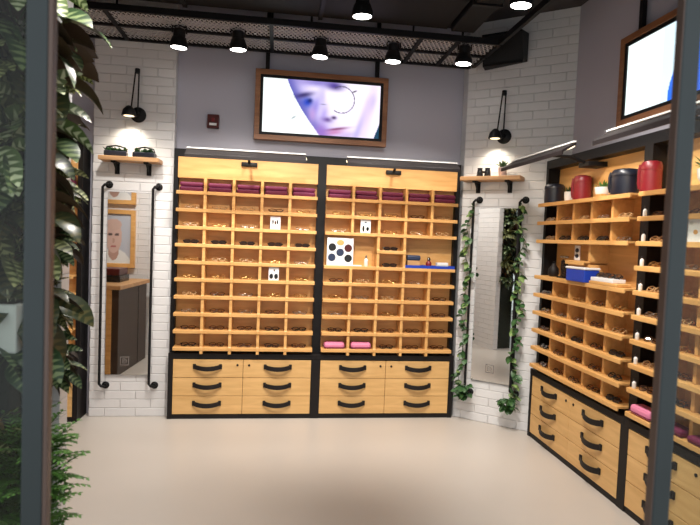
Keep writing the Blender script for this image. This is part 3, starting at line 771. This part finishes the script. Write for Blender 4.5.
# ------------------------------------------------------------------ ceiling grid, mesh, ducts, spot lamps
ZM = 3.085
def grid():
    t = thing('mesh_ceiling_panel', 'black framed expanded-mesh panel hanging along the back wall', 'mesh panel', (0, 4.33, ZM))
    x0, x1, y0, y1 = -2.3, 1.63, -.30, .30
    m = MB()
    for y in (y0, 0, y1): m.box(x0, x1, y-.012, y+.012, -.015, .03)
    for x in (x0, -1.25, -.10, 1.02, 1.31, x1): m.box(x-.014, x+.014, y0+.012, -.012, -.0145, .0295); m.box(x-.014, x+.014, .012, y1-.012, -.0145, .0295)
    m.box(x1-.014, x1+.014, -2.6, y0-.012, -.015, .03)
    m.build('frame', 'black', t)
    m = MB(); step = .034; L = y1-y0; sl = .5
    k = x0-L*sl
    while k < x1+L*sl:
        for sg in (1, -1):
            a = Vector((k, y0 if sg > 0 else y1)); b = Vector((k+L*sl, y1 if sg > 0 else y0))
            # clip in x
            ta, tb = 0, 1; dx = b.x-a.x
            ta = max(ta, (x0-a.x)/dx); tb = min(tb, (x1-a.x)/dx)
            if tb-ta < .02: continue
            A = a.lerp(b, ta); B = a.lerp(b, tb); d = (B-A).normalized(); n = Vector((-d.y, d.x))*.0038; z0, z1 = (.002, .006) if sg > 0 else (.006, .010)
            vs = [(A.x-n.x, A.y-n.y, z0), (A.x+n.x, A.y+n.y, z0), (B.x+n.x, B.y+n.y, z0), (B.x-n.x, B.y-n.y, z0)]
            vs += [(x, y, z1) for x, y, _ in vs]
            m.add(vs, [(0,3,2,1),(4,5,6,7),(0,1,5,4),(1,2,6,5),(2,3,7,6),(3,0,4,7)])
        k += step
    m.build('wire_mesh', 'mesh', t)
    for x in (-1.25, -.10, 1.02): MB().tube([(x, .0, .03), (x, .0, ZC-ZM-.001)], .008, 8).build('hanging_rod', 'black', t)
grid()
def duct(label, x0, x1, y0, y1, z0, z1):
    t = thing('ceiling_duct', label, 'duct', ((x0+x1)/2, (y0+y1)/2, z0)); hx, hy, h = (x1-x0)/2, (y1-y0)/2, z1-z0
    MB().box(-hx, hx, -hy, hy, 0, h, .01).build('duct_body', 'duct', t)
    n = 4
    for k in range(1, n):
        if hx > hy: x = -hx+2*hx*k/n; MB().box(x-.015, x+.015, -hy-.012, hy+.012, -.012, h).build('flange', 'black', t)
        else: y = -hy+2*hy*k/n; MB().box(-hx-.012, hx+.012, y-.015, y+.015, -.012, h).build('flange', 'black', t)
duct('long black duct running behind the mesh panel', -2.6, 1.20, 3.50, 4.0, 3.14, ZC-.001)
duct('black duct nearer the entrance, across the ceiling', -2.6, 1.20, 2.5, 3.36, 3.2, ZC-.001)
duct('black duct running toward the right corner', 1.22, 1.40, 2.0, 3.98, 3.12, ZC-.001)
t = thing('ceiling_pipe', 'black ceiling pipe between the two long ducts', 'pipe', (-.7, 3.43, 3.18)); MB().tube([(-1.9, 0, 0), (1.9, 0, 0)], .022, 10).build('pipe', 'black', t)
for x in (-1.4, 0, 1.4): MB().box(x-.01, x+.01, -.01, .01, .02, ZC-3.18-.001).build('hanger', 'black', t)

def spot_proto():
    t = thing('spot_lamp', 'x', 'lamp')
    # local z=0 is the lit face
    MB().lathe([(.062, .002), (.066, .0), (.066, .03), (.050, .075), (.044, .08), (.044, .13), (.034, .138)], (0,0,0), 24).build('lamp_head', 'black', t)
    MB().lathe([(.058, .001), (.058, .0035)], (0,0,0), 24).build('lamp_face', 'lampface', t)
    m = MB(); m.tube([(-.052, 0, .105), (-.052, 0, .15), (0, 0, .162), (.052, 0, .15), (.052, 0, .105)], .006, 6); m.tube([(0, 0, .160), (0, 0, .20)], .012, 8)
    m.build('yoke', 'black', t)
    return t
LAMPS = [(-.785, 4.27, 2.93, 'first ceiling spot lamp from the left along back track'), (-.345, 4.24, 2.94, 'second ceiling spot lamp from the left, above the television left end'),
         (.272, 4.25, 2.94, 'third ceiling spot lamp from the left, above the television'), (.84, 4.22, 2.94, 'fourth ceiling spot lamp, above the television right end'),
         (1.38, 4.13, 2.94, 'ceiling spot lamp nearest the back right corner'), (1.36, 3.08, 2.95, 'ceiling spot lamp at top edge, left of the speaker'),
         (.475, 3.42, 2.94, 'inner ceiling spot lamp on the second track, above centre')]
proto = spot_proto()
lights = []
for k, (x, y, z, lab) in enumerate(LAMPS):
    rot = (rnd.uniform(.03, .12), rnd.uniform(-.05, .05), 0)
    if k == 0: o = proto; o.location = (x, y, z); o.rotation_euler = rot; o['label'] = lab; o['group'] = 'black ceiling spot lamps'
    else: o = dup(proto, (x, y, z), 0, lab, 'black ceiling spot lamps', rot)
    lights.append((x, y, z))
tr_ = thing('lamp_track', 'black lighting track carrying the back row of spot lamps', 'track', (.2, 4.24, 3.128)); MB().box(-2.4, 1.4, -.018, .018, 0, .03, .002).build('track_rail', 'black', tr_)
for x in (-1.8, 0, 1.2): MB().box(x-.008, x+.008, -.008, .008, .03, ZC-3.128-.001).build('hanger', 'black', tr_)
tr_ = thing('lamp_track', 'black lighting track nearer the entrance with inner lamp', 'track', (.2, 3.42, 3.128)); MB().box(-2.4, 1.0, -.018, .018, 0, .03, .002).build('track_rail', 'black', tr_)
tr_ = thing('lamp_track', 'short black track holding the lamp left of the speaker', 'track', (1.40, 3.08, 3.138)); MB().box(-.12, .2, -.018, .018, 0, .03, .002).build('track_rail', 'black', tr_)

# ------------------------------------------------------------------ ivy on the right mirror rails
def ivy(label, f, ang, s_, z0, z1, side, seed):
    r2 = random.Random(seed); t = thing('ivy_garland', label, 'ivy', f(s_, z0, .055), ang, 'ivy garlands on the mirror rails')
    h = z1-z0; pts = []; n = 44
    for k in range(n+1):
        z = h*k/n; a = k*.9; pts.append((side*.022+.020*math.cos(a)+side*.012*math.sin(k*.4), -.008+.016*math.sin(a)-.010, z))
    MB().tube(pts, .003, 5).build('vine', 'stem', t)
    m = MB(); m2 = MB()
    for k in range(n*2):
        q = pts[min(n, k//2)]; a = r2.uniform(0, 2*PI)
        dens = .75
        
        d = Vector((side*.55+math.cos(a)*.8, -abs(math.sin(a))*.6-.1, r2.uniform(-.7, .3)))
        mm = m2 if r2.random() < .3 else m
        add_leaf(mm, Vector(q), d, r2.uniform(.045, .078), r2.uniform(.040, .062), .9, 4, r2.uniform(-.8, .8), .15)
    # tuft at the foot
    for k in range(46):
        a = r2.uniform(0, 2*PI); rr = r2.uniform(0, .05)
        add_leaf(m, Vector((rr*math.cos(a), -.02-abs(rr*math.sin(a)), r2.uniform(-.02, .09))), Vector((math.cos(a), -abs(math.sin(a))-.05, r2.uniform(-.9, .4))), r2.uniform(.045, .08), .052, .8, 4, r2.uniform(-.8, .8), .15)
    m.build('leaves', 'ivy', t, recalc=False); m2.build('pale_leaves', 'ivypale', t, recalc=False)
ivy('ivy garland on the rail left of the right mirror', fR, aR, .118, .24, 1.90, -1, 3)
ivy('ivy garland on the rail right of the right mirror', fR, aR, .508, .20, 1.92, 1, 5)

# ------------------------------------------------------------------ counter, posters (seen in the mirrors)
t = thing('service_counter', 'dark counter with a light wooden top by the partition', 'counter', (-2.0, 2.91, 0), .09)
MB().box(-.40, .40, -.48, .40, 0, .92, .004).build('counter_body', 'brown', t)
MB().box(-.46, .43, -.50, .44, .9205, .965, .006).build('worktop', 'plank', t)
MB().box(-.405, .33, .4005, .42, .0, .92, .003).build('end_panel', 'ply', t)
MB().box(.4005, .404, -.20, -.19, .02, .90).build('panel_joint', 'blk', t)
t = thing('card_terminal_case', 'dark red and black case on the wooden counter top', 'case', (-1.84, 2.86, .9656), .05)
MB().box(-.16, .13, -.16, .16, 0, .075, .006).build('lower_box', 'blk', t); MB().box(-.13, .12, -.14, .15, .0755, .15, .008).build('upper_box', 'darkbox' if False else 'alarm', t)
t = thing('leaflet_stand', 'white leaflet stand with dark picture on the counter', 'stand', (-2.02, 3.20, .9656), .2)
MB().box(-.06, .06, -.04, .04, 0, .20, .004).build('stand_body', 'white', t); MB().box(-.045, .045, .0402, .044, .06, .17).build('picture', 'navydk', t)
def poster(label, x, z, w_, h_):
    t = thing('framed_poster', label, 'poster', (x, 2.3405+.03, z), PI); fw = .05; m = MB()
    for a, b, c, d in ((-w_/2, w_/2, h_/2-fw, h_/2), (-w_/2, w_/2, -h_/2, -h_/2+fw), (-w_/2, -w_/2+fw, -h_/2+fw, h_/2-fw), (w_/2-fw, w_/2, -h_/2+fw, h_/2-fw)): m.box(a, b, -.02, .03, c, d, .002)
    m.build('poster_frame', 'ply', t)
    picture('print', w_-2*fw, h_-2*fw, paint_poster, M['print'], t, 60, 60, .0)
poster('lower wood-framed portrait poster reflected in the left mirror', -2.02, 1.44, .58, .70)
poster('upper wood-framed portrait poster reflected in the left mirror', -2.02, 2.16, .58, .60)

# ------------------------------------------------------------------ plant wall by the entrance
gw = tag(MB().box(-1.50, -.90, 1.98, 2.255, 0, 3.0, .01).build('green_wall_panel', 'backing'), 'dark backing panel behind the entrance foliage', 'panel')
pb = thing('planter_box', 'pale planter box on the plant wall, seen through the glass', 'planter', (-1.10, 1.89, 1.155))
MB().box(-.28, .30, -.09, .088, 0, .155, .006).build('box', 'greybox', pb); MB().box(-.265, .285, -.075, .073, .155, .158).build('soil', 'soil', pb)
m = MB()
for k in range(260):
    a = rnd.uniform(0, 2*PI); x = rnd.uniform(-.26, .28)
    add_leaf(m, Vector((x, rnd.uniform(-.07, .06), .157)), Vector((math.cos(a)*.5, math.sin(a)*.5, 1)), rnd.uniform(.05, .10), .006, 1.6, 5, 0, .1)
m.build('cream_grass', 'wisp', pb, recalc=False)
def bush(label, base, dirs, mat, L, Wd, n, spread, seed, droop=1.2, stemL=.10, name='leafy_plant'):
    r2 = random.Random(seed); t = thing(name, label, 'plant', base, 0, 'plants on the entrance plant wall')
    m = MB(); st = MB()
    for k in range(n):
        d = Vector(dirs)+Vector((r2.uniform(-1, 1)*spread, r2.uniform(-1, 1)*spread, r2.uniform(-1, 1)*spread)); d.normalize()
        sl_ = stemL*r2.uniform(.5, 1.2); p0 = Vector((r2.uniform(-.02, .02), r2.uniform(-.02, .02), r2.uniform(-.03, .03))); p1 = p0+d*sl_*.5+Vector((0,0,.01)); p2 = p0+d*sl_
        st.tube([p0, p1, p2], .0025, 5)
        add_leaf(m, p2, d, L*r2.uniform(.75, 1.2), Wd*r2.uniform(.8, 1.15), droop, 7, r2.uniform(-.9, .9), .22)
    st.build('stems', 'stem', t); m.build('leaves', mat, t, recalc=False)
    return t
# right of the steel post, heights from the top down
hts = ['topmost', 'second from top', 'third from top', 'fourth from top', 'fifth from top', 'sixth from top', 'seventh from top', 'eighth from top', 'ninth from top', 'lowest broad-leaved']
spec = [('cal', 2.52, -.87, .15, .08), ('pale', 2.36, -.87, .15, .075), ('cal', 2.20, -.85, .19, .115), ('darkleaf', 2.06, -.85, .17, .10), ('pale', 1.93, -.85, .17, .075),
        ('cal', 1.80, -.88, .17, .10), ('darkleaf', 1.62, -.86, .19, .07), ('olive', 1.45, -.88, .15, .085), ('darkleaf', 1.30, -.87, .18, .09), ('cal', 1.14, -.88, .16, .09)]
wds = {'darkleaf': 'dark red-green', 'pale': 'cream-marked', 'cal': 'striped dark green', 'olive': 'olive green'}
for k, (mt, z, x, L, Wd) in enumerate(spec):
    bush('%s leafy plant right of the left steel post, %s' % (wds[mt], hts[k]), (x-.015, 1.96, z), (.55, -.3, .1), mt, L*.92, Wd*1.0, 15, .85, 40+k, 1.4, .11)
hang = ['topmost', 'second', 'third', 'fourth', 'fifth', 'sixth', 'seventh']
sp2 = [('darkleaf', 2.42), ('cal', 2.22), ('olive', 2.0), ('pale', 1.80), ('olive', 1.62), ('darkleaf', 1.50)]
for k, (mt, z) in enumerate(sp2):
    bush('%s plant behind the left glass pane, %s going down' % (wds[mt], hang[k]), (-.98, 1.90, z), (.1, -.8, .15), mt, .17, .085, 26, 1.0, 80+k, 1.2, .10)
for k, (mt, z, l) in enumerate((('darkleaf', 1.02, 'dark red plant below the pale planter box'), ('olive', .78, 'olive plant low behind the left glass pane'), ('ivypale', .62, 'light green plant lowest behind the left glass pane'))):
    bush(l, (-.98, 1.86, z), (.1, -.8, .2), mt, .15, .07, 26, 1.0, 120+k, 1.1, .10)
side = ['top', 'second', 'third', 'fourth', 'fifth', 'sixth']
for k, (mt, z) in enumerate((('olive', 2.15), ('cal', 1.92), ('olive', 1.70), ('cal', 1.48), ('olive', 1.26), ('cal', 1.04))):
    bush('%s plant reflected in the right mirror, %s going down' % (wds[mt], side[k]), (-.885, 2.16, z), (.7, .35, .1), mt, .10, .055, 40, .9, 160+k, 1.2, .06)
# fern bush at the bottom
def fern(label, base, seed, n=120, L=.15):
    r2 = random.Random(seed); t = thing('fern_bush', label, 'fern', base, 0, 'ferns at the foot of the plant wall'); m = MB(); st = MB()
    for k in range(n):
        a = r2.uniform(0, 2*PI); d = Vector((math.cos(a)*.7+.2, math.sin(a)*.7-.15, r2.uniform(.3, 1.5))).normalized(); p = Vector((r2.uniform(-.06, .06), r2.uniform(-.05, .04), r2.uniform(-.10, .08))); pts = [p.copy()]
        ln = L*r2.uniform(.6, 1.15)
        for q in range(8):
            p = p+d*ln/8; d = (d+Vector((0,0,-.12))).normalized(); pts.append(p.copy())
            s_ = d.cross(Vector((0,0,1)))
            if s_.length < .05: continue
            s_.normalize()
            for sg in (-1, 1): add_leaf(m, p, d*.8+s_*sg*.8, .036*(1-q/14), .011, .3, 3, 0, .1)
        st.tube(pts, .0014, 4)
    st.build('stems', 'stem', t); m.build('fronds', 'grass', t, recalc=False)
fern('upper bright green fern bush right of the left post', (-.80, 1.90, .76), 5)
fern('middle bright green fern bush right of the left post', (-.81, 1.90, .60), 6)
fern('lower bright green fern bush right of the left post', (-.81, 1.90, .46), 7)

# ------------------------------------------------------------------ lights
def area(name, loc, rot, sx, sy, e, c):
    l = bpy.data.lights.new(name, 'AREA'); l.shape = 'RECTANGLE'; l.size = sx; l.size_y = sy; l.energy = e; l.color = c
    o = bpy.data.objects.new(name, l); COL.objects.link(o); o.location = loc; o.rotation_euler = rot; return o
def spot(name, loc, e, c, ang=110, blend=.7, tgt=None, rad=.05):
    l = bpy.data.lights.new(name, 'SPOT'); l.energy = e; l.color = c; l.spot_size = math.radians(ang); l.spot_blend = blend; l.shadow_soft_size = rad
    o = bpy.data.objects.new(name, l); COL.objects.link(o); o.location = loc
    if tgt is not None: o.rotation_euler = (Vector(tgt)-Vector(loc)).to_track_quat('-Z', 'Y').to_euler()
    return o
WARM = (1, .94, .87)
for k, (x, y, z) in enumerate(lights):
    tg = [(x, y-.25, 0)]*4+[(x, y-.1, 0), (2.2, 3.0, .9), (.35, 4.6, 1.0)]
    spot('lamp_and_fill_beam', (x, y, z-.012), (9 if k < 5 else 55), WARM, 110 if k < 5 else 85, .9, tg[k])
for x, y, tg, en in ((-1.4, 3.42, (-1.35, 2.4, 1.1), 60), (-1.0, 3.42, (-1.2, 4.6, 1.0), 40), (-.35, 3.42, (-.4, 4.6, .85), 60), (1.05, 3.2, (1.1, 4.6, .85), 60), (.1, 2.6, (-.1, 4.6, .8), 60), (1.0, 2.6, (2.2, 3.4, .9), 60), (-.5, 1.9, (-.95, 1.9, 1.0), 40), (1.0, 1.8, (2.2, 2.5, .8), 50), (-.3, 3.0, (-.95, 2.2, 1.0), 30)):
    spot('lamp_and_fill_beam', (x, y, 2.93), en*1.6, WARM, 80, .9, tg)  # added fill spots without fixtures, brightening floor, shelves, partition and plants
# lighted strips of the picture lights throw on the shelves
for cab in (cabA, cabB, cabC, cabD, cabE):
    rz = cab.rotation_euler[2]; R = Matrix.Rotation(rz, 3, 'Z'); v = R @ Vector((W/2, -.340, 0))
    o = area('strip_glow', (cab.location.x+v.x, cab.location.y+v.y, 2.132), (0, 0, 0), .86, .04, 1.0, (1, .74, .46))
    d = R @ Vector((0, .62, -1)); o.rotation_euler = d.to_track_quat('-Z', 'Y').to_euler()
    # keep the long side along the bar
    zax = -d.normalized(); xax = (R @ Vector((1, 0, 0))).normalized(); yax = zax.cross(xax)
    o.rotation_euler = Matrix((xax, yax, zax)).transposed().to_euler()
for p, n in ((p1, fL), (p2, fR)): spot('sconce_beam', (p[0], p[1], p[2]-.02), 9, (1, .88, .70), 130, .8, (p[0], p[1], 0), .03)

wd = bpy.data.worlds.new('mall_light'); sc.world = wd; wd.use_nodes = True
bg = wd.node_tree.nodes['Background']; bg.inputs['Color'].default_value = (.70, .70, .72, 1); bg.inputs['Strength'].default_value = 1.1

# ------------------------------------------------------------------ camera
a_, pi_, ro_, f_ = .1333, .0451, .0393, 542.2
Rv = Vector((math.cos(a_), -math.sin(a_), 0)); F0 = Vector((math.sin(a_), math.cos(a_), 0)); Z = Vector((0,0,1))
Fv = F0*math.cos(pi_)-Z*math.sin(pi_); Uv = F0*math.sin(pi_)+Z*math.cos(pi_)
Xc = Rv*math.cos(ro_)+Uv*math.sin(ro_); Yc = -Rv*math.sin(ro_)+Uv*math.cos(ro_)
cam = bpy.data.cameras.new('camera'); co = bpy.data.objects.new('camera', cam); COL.objects.link(co)
mt = Matrix((Xc, Yc, -Fv)).transposed().to_4x4(); mt.translation = (0, 0, 1.5582); co.matrix_world = mt
cam.sensor_width = 36; cam.lens = f_/700*36; cam.clip_start = .05
cam.dof.use_dof = True; cam.dof.focus_distance = 4.5; cam.dof.aperture_fstop = 4.0
sc.camera = co
sc.view_settings.view_transform = 'Standard'; sc.view_settings.look = 'None'; sc.view_settings.exposure = .48; sc.view_settings.gamma = 1; sc.view_settings.use_curve_mapping = False
